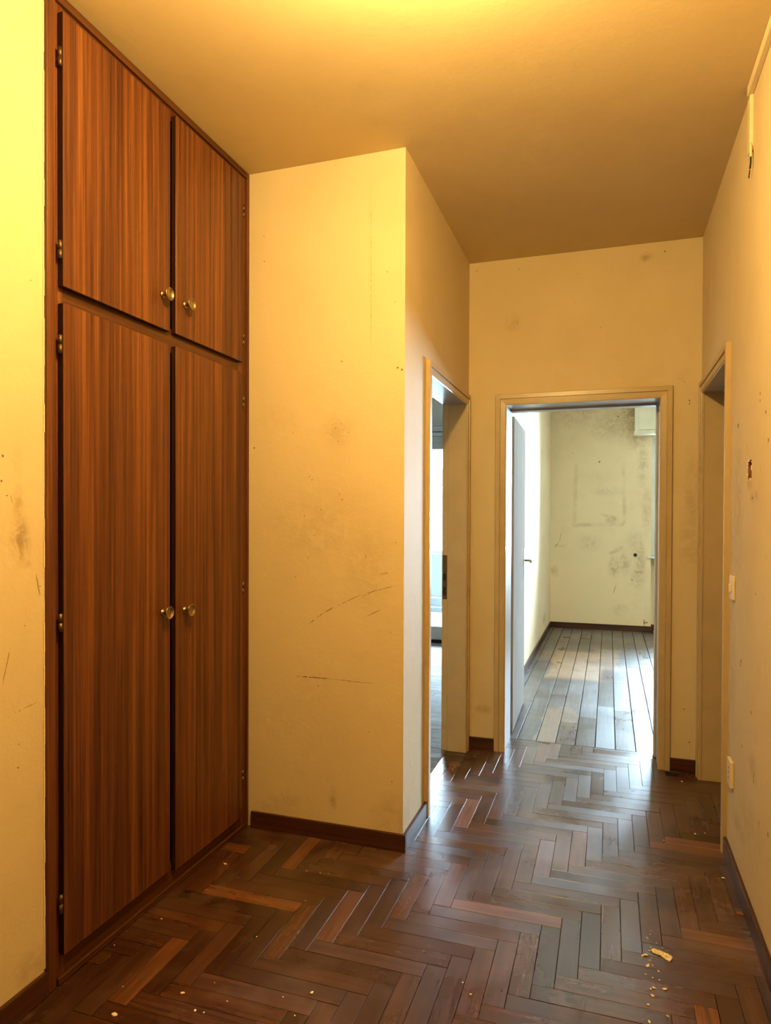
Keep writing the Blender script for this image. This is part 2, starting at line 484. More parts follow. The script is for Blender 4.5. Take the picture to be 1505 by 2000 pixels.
M['black'] = plain('black_recess', (0.01, 0.008, 0.006), 0.8)
M['plastic'] = plain('ivory_plastic', (0.72, 0.60, 0.40), 0.35, var=0.04)
M['duct'] = plain('cream_plastic_duct', (0.76, 0.62, 0.38), 0.4, var=0.04)
M['black_wire'] = plain('black_insulation', (0.012, 0.010, 0.009), 0.5)
M['white_frame'] = plain('white_window_paint', (0.78, 0.77, 0.72), 0.35, var=0.04, scale=10)
M['grey_frame'] = plain('grey_window_paint', (0.42, 0.41, 0.39), 0.4, var=0.06, scale=10)
M['box_paint'] = plain('cream_shutter_box_paint', (0.80, 0.74, 0.58), 0.45, var=0.05, scale=8)
M['marble'] = plain('white_marble', (0.80, 0.77, 0.72), 0.25, var=0.08, scale=14)
M['brick_hole'] = plain('broken_brick', (0.16, 0.055, 0.02), 0.9, var=0.6, scale=60, bump=0.6)
M['gypsum'] = plain('crumbled_gypsum', (0.80, 0.70, 0.52), 0.9, var=0.1, scale=200, bump=0.4)
M['parapet'] = plain('pale_blue_parapet', (0.055, 0.066, 0.070), 0.5, var=0.04)
M['concrete'] = plain('balcony_concrete', (0.22, 0.22, 0.22), 0.8, var=0.1)
M['facade'] = plain('white_render', (0.085, 0.085, 0.082), 0.8, var=0.03)
M['far_pane'] = plain('far_window_glass', (0.006, 0.011, 0.012), 0.5, var=0.1)
M['subfloor'] = plain('dark_subfloor', (0.012, 0.008, 0.006), 0.9)
M['herring'] = board_mat('oak_herringbone', [(0.0, (0.040, 0.0135, 0.0065)), (0.25, (0.066, 0.0245, 0.0125)), (0.55, (0.090, 0.036, 0.0200)), (0.80, (0.062, 0.0205, 0.0095)), (0.92, (0.125, 0.046, 0.018)), (1.0, (0.200, 0.074, 0.025))],
                         (0.22, 0.130, 0.085), 0.50, 0.30, spec=0.85)
M['planks'] = board_mat('bedroom_planks', [(0.0, (0.098, 0.084, 0.086)), (0.5, (0.125, 0.108, 0.112)), (1.0, (0.155, 0.130, 0.128))],
                        (0.18, 0.155, 0.145), 0.12, 0.34, spec=0.85, cross=True,
                        patches=[(-0.30, 6.85, 0.27, 0.72, 0.8), (-0.02, 7.2, 0.14, 0.6, 0.5), (-0.38, 4.80, 0.07, 0.45, 0.6), (-0.28, 5.05, 0.05, 0.25, 0.35), (-0.58, 7.2, 0.10, 0.3, 0.45)], patch_col=(0.36, 0.225, 0.135))
M['plaster_bit'] = plain('plaster_crumb', (0.80, 0.68, 0.50), 0.9, var=0.1, scale=120, bump=0.3)
M['flake'] = plain('tan_plaster_flake', (0.80, 0.63, 0.44), 0.9, var=0.45, scale=140, bump=0.5)
M['scratch_dark'] = plain('scratch_dark', (0.20, 0.11, 0.045), 0.9, var=0.4, scale=80)
M['scratch_faint'] = plain('scratch_faint', (0.36, 0.245, 0.105), 0.9, var=0.25, scale=80)
M['strips'] = board_mat('living_room_strips', [(0.0, (0.20, 0.185, 0.175)), (0.5, (0.25, 0.235, 0.22)), (1.0, (0.30, 0.275, 0.255))], (0.32, 0.30, 0.27), 0.3, 0.6, spec=0.02)
M['splinter'] = plain('wood_splinter', (0.22, 0.09, 0.04), 0.7, var=0.2)


def glass_mat():
    t = NT('window_glass')
    t.t.nodes.remove(t.b)
    tr = t.n('ShaderNodeBsdfTransparent')
    tr.inputs[0].default_value = (0.93, 0.96, 0.96, 1)
    gl = t.n('ShaderNodeBsdfGlossy')
    gl.inputs['Roughness'].default_value = 0.03
    fr = t.n('ShaderNodeFresnel')
    fr.inputs[0].default_value = 1.45
    mx = t.n('ShaderNodeMixShader')
    t.l(fr.outputs[0], mx.inputs[0])
    t.l(tr.outputs[0], mx.inputs[1])
    t.l(gl.outputs[0], mx.inputs[2])
    t.l(mx.outputs[0], t.out.inputs[0])
    return t.m


M['glass'] = glass_mat()

# ---------------------------------------------------------------- scratches and nail holes: thin geometry on the wall faces
def wall_marks(wall, mat_name, to_w):
    segs, dots = MARKS[mat_name]
    rr = random.Random(len(segs) * 31 + len(dots))
    for part, mat, pick in (('scratch', M['scratch_dark'], lambda s: s >= .6), ('faint_scratch', M['scratch_faint'], lambda s: s < .6)):
        bm = bmesh.new()
        for (a0, b0, a1, b1, wd, st) in segs:
            if wd > .013 or not pick(st):
                continue
            L = math.hypot(a1 - a0, b1 - b0)
            n = max(3, int(L / .008))
            nx, ny = -(b1 - b0) / L, (a1 - a0) / L
            prev = None
            for i in range(n + 1):
                f = i / n
                wv = wd * .55 * min(1, 4 * f + .1, 4 * (1 - f) + .1) * rr.uniform(.35, 1.1)
                jx = rr.gauss(0, wd * .18)
                u, v = a0 + f * (a1 - a0) + nx * jx, b0 + f * (b1 - b0) + ny * jx
                cur = (bm.verts.new(to_w(u + nx * wv, v + ny * wv)), bm.verts.new(to_w(u - nx * wv, v - ny * wv)))
                if prev and rr.random() > .10:
                    bm.faces.new((prev[0], prev[1], cur[1], cur[0]))
                prev = cur
        if len(bm.faces):
            tag(obj(part, bm, mat, wall), kind='stuff')
        else:
            bm.free()
    bm = bmesh.new()
    for (u, v, rad) in dots:
        a = rr.uniform(0, math.pi)
        e = rr.uniform(.55, 1.0)
        ring = []
        for k in range(8):
            q = rad * .8 * rr.uniform(.6, 1.1)
            x_, y_ = q * math.cos(k * math.pi / 4), q * e * math.sin(k * math.pi / 4)
            ring.append(bm.verts.new(to_w(u + x_ * math.cos(a) - y_ * math.sin(a), v + x_ * math.sin(a) + y_ * math.cos(a))))
        bm.faces.new(ring)
    if len(bm.faces):
        tag(obj('nail_hole', bm, M['scratch_dark'], wall), kind='stuff')
    else:
        bm.free()


# ---------------------------------------------------------------- shell
ZB = -0.05
struct(box('wall_left', (-1.70, XC, -3.2, YL, ZB, H), M['left']), 'yellowed plaster wall to the left of the wardrobe')
struct(box('wall_near', (-1.70, 0.606, -3.3, -3.2, ZB, H), M['wall']), 'plain yellowed wall behind the viewer')
struct(box('wall_alcove', (-2.2, X1, Y1, 2.86, ZB, H), M['alcove']), 'scratched yellow wall facing the viewer beside the wardrobe')
struct(boxes('wall_side', [(-0.95, X1, 2.86, LD0 - .02, ZB, H), (-0.95, X1, LD0 - .02, LD1 + .02, DZ + .02, H), (-0.95, X1, LD1 + .02, Y2, ZB, H)], M['wall']),
       'yellow corridor wall with the left doorway')
struct(boxes('wall_far', [(-0.95, DO_L - .02, Y2, 4.40, ZB, H), (DO_L - .02, DO_R + .02, Y2, 4.40, DZ + .02, H), (DO_R + .02, 0.70, Y2, 4.40, ZB, H)], M['far']),
       'yellow end wall of the corridor around the bedroom doorway')
HY0, HY1, HZ0, HZ1 = 2.722, 2.80, 1.573, 1.643
wr = struct(boxes('wall_right', [
    (X2, 0.606, -3.2, HY0, ZB, H), (X2, 0.606, HY1, RD0 - .02, ZB, H),
    (X2, 0.606, HY0, HY1, ZB, HZ0), (X2, 0.606, HY0, HY1, HZ1, H), (X2 + .035, 0.606, HY0, HY1, HZ0, HZ1),
    (X2, 0.606, RD0 - .02, RD1 + .02, DZ + .02, H), (X2, 0.606, RD1 + .02, Y2, ZB, H)], M['right']),
    'yellow right-hand corridor wall with scuffs and an open cable hole')
struct(box('ceiling', (-2.2, 0.70, -3.3, 4.27, H, H + .1), M['ceiling']), 'yellowed plaster ceiling of the hall')
# rough edge and broken brick inside the opened cable box in the right wall
boxes('hole_lining', [(X2 + .031, X2 + .034, HY0, HY1, HZ0, HZ1), (X2 + .002, X2 + .031, HY1 - .003, HY1, HZ0, HZ1), (X2 + .002, X2 + .031, HY0, HY0 + .003, HZ0, HZ1), (X2 + .002, X2 + .031, HY0 + .003, HY1 - .003, HZ0, HZ0 + .003), (X2 + .002, X2 + .031, HY0 + .003, HY1 - .003, HZ1 - .003, HZ1)], M['brick_hole'], wr)
bm = bmesh.new()
rr = random.Random(3)
for k in range(12):
    a = rr.random()
    if rr.random() < .5:
        yy, zz = (HY0 if rr.random() < .6 else HY1), HZ0 + a * (HZ1 - HZ0)
    else:
        yy, zz = HY0 + a * (HY1 - HY0), (HZ0 if rr.random() < .5 else HZ1)
    s = 0.0012 + rr.random() * .0022
    bx(bm, X2 - .002, X2 + .004, yy - s, yy + s, zz - s * 1.3, zz + s * 1.3)
obj('broken_edge', bm, M['gypsum'], wr)

E_ = .0004
wall_marks(bpy.data.objects['wall_alcove'], 'plaster_alcove', lambda u, v: (u, Y1 - E_, v))
wall_marks(bpy.data.objects['wall_left'], 'plaster_left', lambda u, v: (XC + E_, u, v))
wall_marks(bpy.data.objects['wall_far'], 'plaster_far', lambda u, v: (u, Y2 - E_, v))
wall_marks(wr, 'plaster_right', lambda u, v: (X2 - E_, u, v))

# bedroom at the end
struct(box('wall_bedroom_left', (-0.95, XBL, 4.40, 9.45, ZB, H), M['bed_left']), 'daylit bedroom wall behind the open door leaf')
wbf = struct(boxes('wall_bedroom_far', [(XBL, 0.507, YBK, 9.45, ZB, H), (2.0, 2.7, YBK, 9.45, ZB, H), (0.507, 2.0, YBK, 9.45, 2.46, H), (0.507, 2.0, 9.30, 9.45, ZB, 0.93)], M['bed_far']),
             'stained bedroom wall seen through the end doorway')
wall_marks(bpy.data.objects['wall_bedroom_left'], 'plaster_bedroom_left', lambda u, v: (XBL + E_, u, v))
wall_marks(wbf, 'plaster_bedroom_far', lambda u, v: (u, YBK - E_, v))
struct(box('wall_bedroom_right', (2.6, 2.7, 4.40, YBK, ZB, H), M['bed_plain']), 'right-hand bedroom wall')
struct(box('wall_bedroom_near', (0.70, 2.7, 4.30, 4.40, ZB, H), M['bed_plain']), 'bedroom side of the corridor end wall')
struct(box('ceiling', (-0.95, 2.7, 4.27, 9.45, H, H + .1), M['bed_plain']), 'bedroom ceiling')
# left room
struct(box('wall_living_left', (-5.1, -5.0, 2.86, 7.5, ZB, 2.8), M['grey_room']), 'far left wall of the bright room')
struct(box('wall_living_near', (-5.1, -2.2, 2.758, 2.86, ZB, 2.8), M['grey_room']), 'near wall of the bright room')
struct(boxes('wall_living_far', [(-5.1, -2.55, 7.5, 7.75, ZB, 2.8), (-1.35, -0.95, 7.5, 7.75, ZB, 2.8), (-2.55, -1.35, 7.5, 7.75, 2.36, 2.8)], M['grey_room']),
       'grey wall above the balcony window of the bright room')
struct(box('ceiling', (-5.1, -0.95, 2.86, 7.75, 2.8, 2.9), M['grey_room']), 'pale ceiling of the bright left-hand room')
# right-hand dark room
struct(boxes('wall_closet', [(0.606, 1.8, 2.5, 2.6, ZB, 2.7), (1.8, 1.9, 2.5, 4.30, ZB, 2.7), (0.606, 1.9, 4.2, 4.30, ZB, 2.7)], M['wall']), 'walls of the unlit room on the right')
struct(box('ceiling', (0.606, 1.9, 2.5, 4.30, 2.7, 2.8), M['ceiling']), 'ceiling of the unlit room on the right')

# ---------------------------------------------------------------- herringbone floor of the hall
floor = struct(box('floor', (-2.2, 1.9, -3.3, 4.392, -0.06, -0.012), M['subfloor']), 'dark worn herringbone parquet of the hall')
WB, LA, LB, PH, C0, PER = 0.0657, 0.3942, 0.318, -0.0175, 2.624, 0.7122
GAP = 0.0017


def board_mesh(name, L, W, T=0.014, c=0.0005):
    hx, hy = L / 2 - GAP / 2, W / 2 - GAP / 2
    vs = []
    for z, d in ((-T, 0), (-c, 0), (0, c)):
        vs += [(-hx + d, -hy + d, z), (hx - d, -hy + d, z), (hx - d, hy - d, z), (-hx + d, hy - d, z)]
    fs = [(3, 2, 1, 0), (8, 9, 10, 11)]
    for b in (0, 4):
        fs += [(b + k, b + (k + 1) % 4, b + 4 + (k + 1) % 4, b + 4 + k) for k in range(4)]
    me = bpy.data.meshes.new(name)
    me.from_pydata(vs, [], fs)
    me.materials.append(None)
    return me


mesh_cache = {}


def board(L, W, cx_, cy_, rotz, mat, parent, rg, name='board', jit=1.0):
    key = (round(L, 4), round(W, 4), mat.name)
    if key not in mesh_cache:
        me = board_mesh(name, L, W)
        me.materials[0] = mat
        mesh_cache[key] = me
    o = bpy.data.objects.new(name, mesh_cache[key])
    o.location = (cx_, cy_, -0.0006 + rg.uniform(-.0006, .0004) * jit)
    o.rotation_euler = (rg.gauss(0, .0020) * jit, rg.gauss(0, .0008) * jit, rotz + rg.gauss(0, .0012) * jit)
    COL.objects.link(o)
    o.parent = parent
    return o


def clip(r, lim):
    x0, x1, y0, y1 = max(r[0], lim[0]), min(r[1], lim[1]), max(r[2], lim[2]), min(r[3], lim[3])
    return (x0, x1, y0, y1) if x1 - x0 > .006 and y1 - y0 > .006 else None


rg = random.Random(11)
HALL_LO = (XC + .002, X2 + .10, -3.18, Y1 + .01)        # wide part
HALL_HI = (-0.936, X2 + .10, Y1 - 9, 4.392)             # corridor part and thresholds
hidden_bm = bmesh.new()
n_b = 0
for c in range(-12, 4):
    C = C0 + c * PER
    for k in range(-80, 60):
        e = PH + k * WB
        t_ = e + C
        for (rect, rot, L, W) in (((e - LA, e, t_ - WB, t_), 0, LA, WB), ((e, e + WB, t_ - LB, t_), math.pi / 2, LB, WB)):
            full = rect
            if rect[2] > Y1 or (rect[0] > X1 - .12 and rect[3] > Y1):
                r2 = clip(rect, (HALL_HI[0], HALL_HI[1], -4, HALL_HI[3]))
            elif rect[3] > Y1 and rect[1] < X1 + .02:
                r2 = clip(rect, HALL_LO)
            else:
                r2 = clip(rect, (HALL_LO[0], HALL_LO[1], HALL_LO[2], 4.392))
            if not r2:
                continue
            cxm, cym = (r2[0] + r2[2 - 1]) / 2, (r2[2] + r2[3]) / 2
            lx, ly = r2[1] - r2[0], r2[3] - r2[2]
            # leave out what lies wholly inside walls
            if cym > Y2 + .03 and (r2[1] < DO_L or r2[0] > DO_R):
                continue
            if r2[0] >= X2 - .002 and not (r2[3] > RD0 and r2[2] < RD1):
                continue
            if r2[1] <= X1 + .002 and cym > Y1 and not (r2[3] > LD0 and r2[2] < LD1):
                continue
            ll, ww = (ly, lx) if rot else (lx, ly)
            if cym < 1.40 + max(0, (cxm + 1.5) * 0.28):
                bx(hidden_bm, r2[0] + GAP / 2, r2[1] - GAP / 2, r2[2] + GAP / 2, r2[3] - GAP / 2, -.014, 0)
                continue
            board(ll, ww, cxm, cym, rot, M['herring'], floor, rg)
            n_b += 1
tag(obj('board_field', hidden_bm, M['herring'], floor), kind='stuff')

# bedroom planks along Y
floor_b = struct(box('floor', (-0.95, 2.7, 4.392, 9.45, -0.06, -0.012), M['subfloor']), 'grey-brown planks of the bedroom floor')
rg = random.Random(23)
PW = 0.1205
x = -0.554 - 2 * PW
i = 0
while x < 2.55:
    y = 4.396 - rg.random() * 0.9
    while y < 9.11:
        L = rg.choice((0.9, 1.1, 1.3, 1.5))
        r2 = clip((x, x + PW - .0045, y, y + L), (XBL, 2.6, 4.396, 9.30 if x > .5 else YBK))
        if r2:
            board(round(r2[3] - r2[2], 3), r2[1] - r2[0], (r2[0] + r2[1]) / 2, (r2[2] + r2[3]) / 2, math.pi / 2, M['planks'], floor_b, rg, 'plank', 0.6)
        y += L
    x += PW

# left room strips along X
floor_l = struct(box('floor', (-5.1, -0.936, 2.758, 7.75, -0.06, -0.012), M['subfloor']), 'glossy strip floor of the bright left-hand room')
y = 2.9
bm_rest = bmesh.new()
while y < 7.5:
    x = -5.0 + rg.random() * -0.6
    while x < -0.938:
        r2 = clip((x, x + 0.75, y, y + 0.09), (-5.0, -0.938, 2.87, 7.5))
        if r2:
            if r2[1] > -2.6 and r2[3] > 3.3:
                board(round(r2[1] - r2[0], 3), r2[3] - r2[2], (r2[0] + r2[1]) / 2, (r2[2] + r2[3]) / 2, 0, M['strips'], floor_l, rg, 'plank', 0.6)
            else:
                bx(bm_rest, r2[0] + .001, r2[1] - .001, r2[2] + .001, r2[3] - .001, -.014, 0)
        x += 0.75
    y += 0.09
tag(obj('plank_field', bm_rest, M['strips'], floor_l), kind='stuff')
struct(box('floor', (0.606, 1.9, 2.5, 4.30, -0.012, -0.002), M['subfloor']), 'dark floor of the unlit room on the right')


# ---------------------------------------------------------------- baseboards
def baseboard(name, dims, axis, label):
    o = box(name, dims, M['skirt_' + axis], None, 0.003, 2)
    return struct(o, label)


baseboard('baseboard_left', (XC, XC + BBT, -3.2, YL, 0, BBH), 'y', 'brown wooden skirting left of the wardrobe')
baseboard('baseboard_alcove', (XC + .03, X1 + BBT, Y1 - BBT, Y1, 0, BBH), 'x', 'brown wooden skirting beside the wardrobe')
baseboard('baseboard_side', (X1, X1 + BBT, Y1, LD0 - .062, 0, BBH), 'y', 'brown wooden skirting of the short corridor wall')
baseboard('baseboard_far', (X1, DO_L - .062, Y2 - BBT, Y2, 0, BBH), 'x', 'short brown skirting left of the bedroom doorway')
baseboard('baseboard_far', (DO_R + .062, X2 - .014, Y2 - BBT, Y2, 0, BBH), 'x', 'short brown skirting right of the bedroom doorway')
baseboard('baseboard_right', (X2 - BBT, X2, -3.2, RD0 - .062, 0, BBH), 'y', 'brown wooden skirting along the right wall')
baseboard('baseboard_bedroom_left', (XBL, XBL + BBT, 5.40, YBK, 0, BBH), 'y', 'brown skirting of the daylit bedroom wall')
baseboard('baseboard_bedroom_far', (XBL, 0.507 + BBT, YBK - BBT, YBK, 0, BBH), 'x', 'brown skirting under the stained bedroom wall')
baseboard('baseboard_niche', (0.507, 2.0, 9.30 - BBT, 9.30, 0, BBH), 'x', 'brown skirting in the niche below the bedroom window')


# ---------------------------------------------------------------- door frames
PROF = [(-0.004, 0.0), (-0.004, 0.010), (0.000, 0.012), (0.003, 0.012), (0.0035, 0.015), (0.030, 0.0165), (0.031, 0.013), (0.034, 0.013),
        (0.035, 0.021), (0.059, 0.021), (0.062, 0.017), (0.062, 0.0)]


def casing(parent, u0, u1, zt, to_w, mat):
    """Three mitred architrave lengths; to_w(u, z, h) gives the world point h proud of the wall."""
    def strip(a, b):
        vs, fs, n = [], [], len(PROF)
        for d, h in PROF:
            vs += [to_w(*a(d), h), to_w(*b(d), h)]
        for k in range(n):
            k2 = (k + 1) % n
            fs.append((2 * k, 2 * k2, 2 * k2 + 1, 2 * k + 1))
        fs += [tuple(2 * k for k in range(n)), tuple(2 * k + 1 for k in range(n))]
        poly('casing', vs, fs, mat, parent)
    strip(lambda d: (u0 - d, 0.0), lambda d: (u0 - d, zt + d))
    strip(lambda d: (u0 - d, zt + d), lambda d: (u1 + d, zt + d))
    strip(lambda d: (u1 + d, 0.0), lambda d: (u1 + d, zt + d))


# door 1: bedroom doorway in the end wall
d1 = struct(empty('door_1', ((DO_L + DO_R) / 2, Y2, 0)), 'cream framed bedroom doorway at the end of the corridor with its white leaf open')
casing(d1, DO_L, DO_R, DZ, lambda u, z, h: (u, Y2 - h, z), M['cream'])
for (a, b) in ((DO_L - .02, DO_L), (DO_R, DO_R + .02)):
    box('jamb', (a, b, Y2 + .001, 4.402, 0, DZ + .02), M['jamb'], d1)
box('head_jamb', (DO_L, DO_R, Y2 + .001, 4.402, DZ, DZ + .02), M['jamb'], d1)
box('stop', (DO_R - .012, DO_R, 4.33, 4.402, 0, DZ), M['jamb'], d1, .002)
box('stop', (DO_L, DO_R - .012, 4.33, 4.402, DZ - .012, DZ), M['jamb'], d1, .002)
# the leaf, opened into the bedroom
lx0, lx1, ly0, ly1 = -0.596, -0.618, 4.488, 5.292
leaf_v = []
for z in (0.012, 2.098):
    leaf_v += [(lx0, ly0, z), (lx1, ly1, z), (lx1 - .042, ly1, z), (lx0 - .042, ly0, z)]
leaf = poly('leaf', leaf_v, [(0, 1, 2, 3), (4, 5, 6, 7), (0, 1, 5, 4), (1, 2, 6, 5), (2, 3, 7, 6), (3, 0, 4, 7)], M['leaf'], d1)
for z in (0.30, 1.05, 1.85):
    tube('hinge', [(lx0 - .022, 4.462, z - .05), (lx0 - .022, 4.462, z + .05)], .009, M['steel'], d1)
hx = -0.6172
plate = box('lock_plate', (hx, hx + .004, 5.236, 5.272, 0.955, 1.200), M['steel'], leaf, .0015)
tube('lever', [(hx + .003, 5.254, 1.105), (hx + .045, 5.254, 1.105), (hx + .058, 5.246, 1.105), (hx + .062, 5.22, 1.104), (hx + .062, 5.13, 1.102)], .0085, M['steel'], leaf, 10)
tube('keyhole', [(hx + .0035, 5.254, 1.02), (hx + .005, 5.254, 1.02)], .006, M['black'], leaf, 10)

# door 2: doorway on the left of the corridor
d2 = struct(empty('door_2', (X1, (LD0 + LD1) / 2, 0)), 'cream framed doorway on the left opening to the bright room')
casing(d2, LD0, LD1, DZ, lambda u, z, h: (X1 + h, u, z), M['cream'])
for (a, b) in ((LD0 - .02, LD0), (LD1, LD1 + .02)):
    box('jamb', (-0.935, X1 - .001, a, b, 0, DZ + .02), M['cream'], d2)
box('head_jamb', (-0.935, X1 - .001, LD0, LD1, DZ, DZ + .02), M['jamb'], d2)
box('rebate', (-0.972, -0.935, LD1 + .004, LD1 + .03, 0, DZ + .03), M['cream'], d2, .002)
box('rebate', (-0.972, -0.935, LD0 - .03, LD0 - .004, 0, DZ + .03), M['cream'], d2, .002)
box('head_rebate', (-0.972, -0.935, LD0 - .004, LD1 + .004, DZ + .004, DZ + .03), M['jamb'], d2, .002)
sp_ = box('strike_plate', (-0.968, -0.940, LD1 + .0025, LD1 + .0045, 0.93, 1.20), M['hinge'], d2)
box('strike_hole', (-0.964, -0.946, LD1 + .0005, LD1 + .003, 0.955, 1.005), M['black'], sp_)
box('strike_hole', (-0.964, -0.946, LD1 + .0005, LD1 + .003, 1.045, 1.085), M['black'], sp_)

# door 3: doorway on the right
d3 = struct(empty('door_3', (X2, (RD0 + RD1) / 2, 0)), 'cream framed doorway on the right opening to a dark room')
casing(d3, RD0, RD1, DZ, lambda u, z, h: (X2 - h, u, z), M['cream'])
for (a, b) in ((RD0 - .02, RD0), (RD1, RD1 + .02)):
    box('jamb', (X2 + .001, 0.608, a, b, 0, DZ + .02), M['cream'], d3)
box('head_jamb', (X2 + .001, 0.608, RD0, RD1, DZ, DZ + .02), M['jamb'], d3)
box('stop', (0.575, 0.608, RD0, RD1, DZ - .012, DZ), M['jamb'], d3)
box('leaf', (0.612, 0.650, RD0 - .01, RD1 + .01, 0.01, DZ + .01), M['leaf'], d3, .002)

# ---------------------------------------------------------------- wardrobe built into the left wall
wd = empty('wardrobe', (XC, (YL + Y1) / 2, 0))
tag(wd, 'tall built-in mahogany wardrobe with four doors and round brass knobs', 'wardrobe')
DT = 0.022
ZR0, ZR1 = 2.072, 2.122                     # middle rail
YD = (1.632, 2.154, 2.188, 2.684)           # door edges along Y
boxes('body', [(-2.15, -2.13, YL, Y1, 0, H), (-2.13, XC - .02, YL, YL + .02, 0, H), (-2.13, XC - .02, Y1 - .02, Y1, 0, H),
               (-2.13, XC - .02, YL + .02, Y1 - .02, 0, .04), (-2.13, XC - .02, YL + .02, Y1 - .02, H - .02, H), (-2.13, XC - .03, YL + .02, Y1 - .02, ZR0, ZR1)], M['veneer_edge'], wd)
box('stile', (XC - .02, XC, YL + .034, YD[0] + .02, 0, H - .02), M['veneer'], wd)
box('stile', (XC - .02, XC, YD[3] - .02, Y1 - .014, 0, H - .02), M['veneer'], wd)
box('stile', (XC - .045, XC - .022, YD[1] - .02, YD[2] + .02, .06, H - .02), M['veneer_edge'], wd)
box('top_rail', (XC - .02, XC, YD[0] + .02, YD[3] - .02, 2.93, H - .02), M['veneer_y'], wd)
box('middle_rail', (XC - .02, XC, YD[0] + .02, YD[3] - .02, ZR0 - .02, ZR1 + .02), M['veneer_y'], wd)
box('plinth', (XC - .02, XC, YD[0] + .02, YD[3] - .02, 0, .10), M['veneer_y'], wd)
box('edge_trim', (XC - .02, XC + .012, YL + .001, YL + .036, 0, H - .001), M['veneer'], wd, .004, 2)
box('edge_trim', (XC - .02, XC + .012, Y1 - .018, Y1 - .001, 0, H - .001), M['veneer'], wd, .004, 2)
box('edge_trim', (XC - .02, XC + .012, YL + .036, Y1 - .018, H - .028, H - .001), M['veneer_y'], wd, .004, 2)
box('toe_strip', (XC, XC + .012, YD[0] - .01, Y1 - .018, 0, .022), M['veneer_y'], wd, .003)

KNOB = [(0.0, 0.0), (0.0, 0.0135), (0.003, 0.0135), (0.0045, 0.011), (0.007, 0.0085), (0.013, 0.0075), (0.018, 0.0085), (0.023, 0.0135), (0.027, 0.020),
        (0.030, 0.0235), (0.0325, 0.0242), (0.034, 0.0232), (0.0335, 0.0215), (0.031, 0.0195), (0.0275, 0.013), (0.0262, 0.006), (0.026, 0.0)]


def wardrobe_door(y0, y1, z0, z1, ky, kz, hinge_y, hz):
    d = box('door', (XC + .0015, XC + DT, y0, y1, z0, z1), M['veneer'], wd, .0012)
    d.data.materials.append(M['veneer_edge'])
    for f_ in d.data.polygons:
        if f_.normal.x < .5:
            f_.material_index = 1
    lathe_x('knob', KNOB, (XC + DT, ky, kz), M['brass'], d)
    for z in hz:
        for a, b in ((z - .027, z - .001), (z + .001, z + .027)):
            tube('hinge', [(XC + DT - .004, hinge_y, a), (XC + DT - .004, hinge_y, b)], .0065, M['hinge'], d)
    return d


wardrobe_door(YD[0], YD[1], ZR1, 2.945, 2.108, 2.246, YD[0] - .009, (2.805, 2.229))['label'] = 'upper left door'
wardrobe_door(YD[2], YD[3], ZR1 + .002, 2.947, 2.246, 2.250, YD[3] + .009, (2.805, 2.229))['label'] = 'upper right door'
wardrobe_door(YD[0], YD[1], 0.090, ZR0, 2.108, 1.074, YD[0] - .009, (1.946, 1.106, 0.252))['label'] = 'lower left door'
wardrobe_door(YD[2], YD[3], 0.072, ZR0 + .004, 2.244, 1.066, YD[3] + .009, (1.946, 1.106, 0.252))['label'] = 'lower right door'

# uneven plaster lip against the wardrobe trim
bm = bmesh.new()
rr = random.Random(5)
z = 0.08
while z < 2.99:
    dz = rr.uniform(.02, .08)
    bx(bm, XC - .001, XC + .0015 + rr.random() * .002, YL - .003, YL + rr.uniform(.001, .006), z, min(z + dz, 2.995))
    z += dz
obj('plaster_lip', bm, M['plaster_bit'], bpy.data.objects['wall_left'])

# ---------------------------------------------------------------- fittings on the right wall
sw = empty('light_switch', (X2, 3.068, 1.146))
tag(sw, 'ivory wall switch with an oval button beside the right doorway', 'switch')
box('plate', (X2 - .010, X2, 3.030, 3.108, 1.096, 1.196), M['plastic'], sw, .005, 3)
box('button', (X2 - .017, X2 - .009, 3.054, 3.084, 1.126, 1.164), M['plastic'], sw, .006, 3)
so = empty('wall_socket', (X2, 3.062, 0.388))
tag(so, 'ivory power socket low on the right wall near the doorway', 'socket')
box('plate', (X2 - .014, X2, 3.022, 3.104, 0.334, 0.442), M['plastic'], so, .004, 2)
for z in (0.368, 0.388, 0.408):
    tube('socket_hole', [(X2 - .0142, 3.063, z), (X2 - .0150, 3.063, z)], .0035, M['black'], so, 10)

du = empty('cable_duct', (X2, 2.762, 2.76))
tag(du, 'cream plastic cable duct along the ceiling edge with a short drop', 'duct')
box('duct_run', (X2 - .020, X2, -3.2, 2.762, H - .034, H), M['duct'], du, .002)
box('duct_drop', (X2 - .013, X2, 2.745, 2.790, 2.762, H - .034), M['duct'], du, .002)
cb_ = empty('cut_cable', (X2, 2.74, 2.74))
tag(cb_, 'cut cable with bare dark end hanging from the ceiling duct', 'cable')
tube('sheath', [(X2 - .008, 2.752, 2.80), (X2 - .010, 2.738, 2.765), (X2 - .011, 2.733, 2.733)], .0045, M['duct'], cb_)
tube('wire', [(X2 - .011, 2.733, 2.735), (X2 - .011, 2.732, 2.712), (X2 - .011, 2.745, 2.697)], .003, M['black_wire'], cb_)
tube('wire', [(X2 - .011, 2.747, 2.694), (X2 - .011, 2.765, 2.672)], .002, M['black_wire'], cb_)

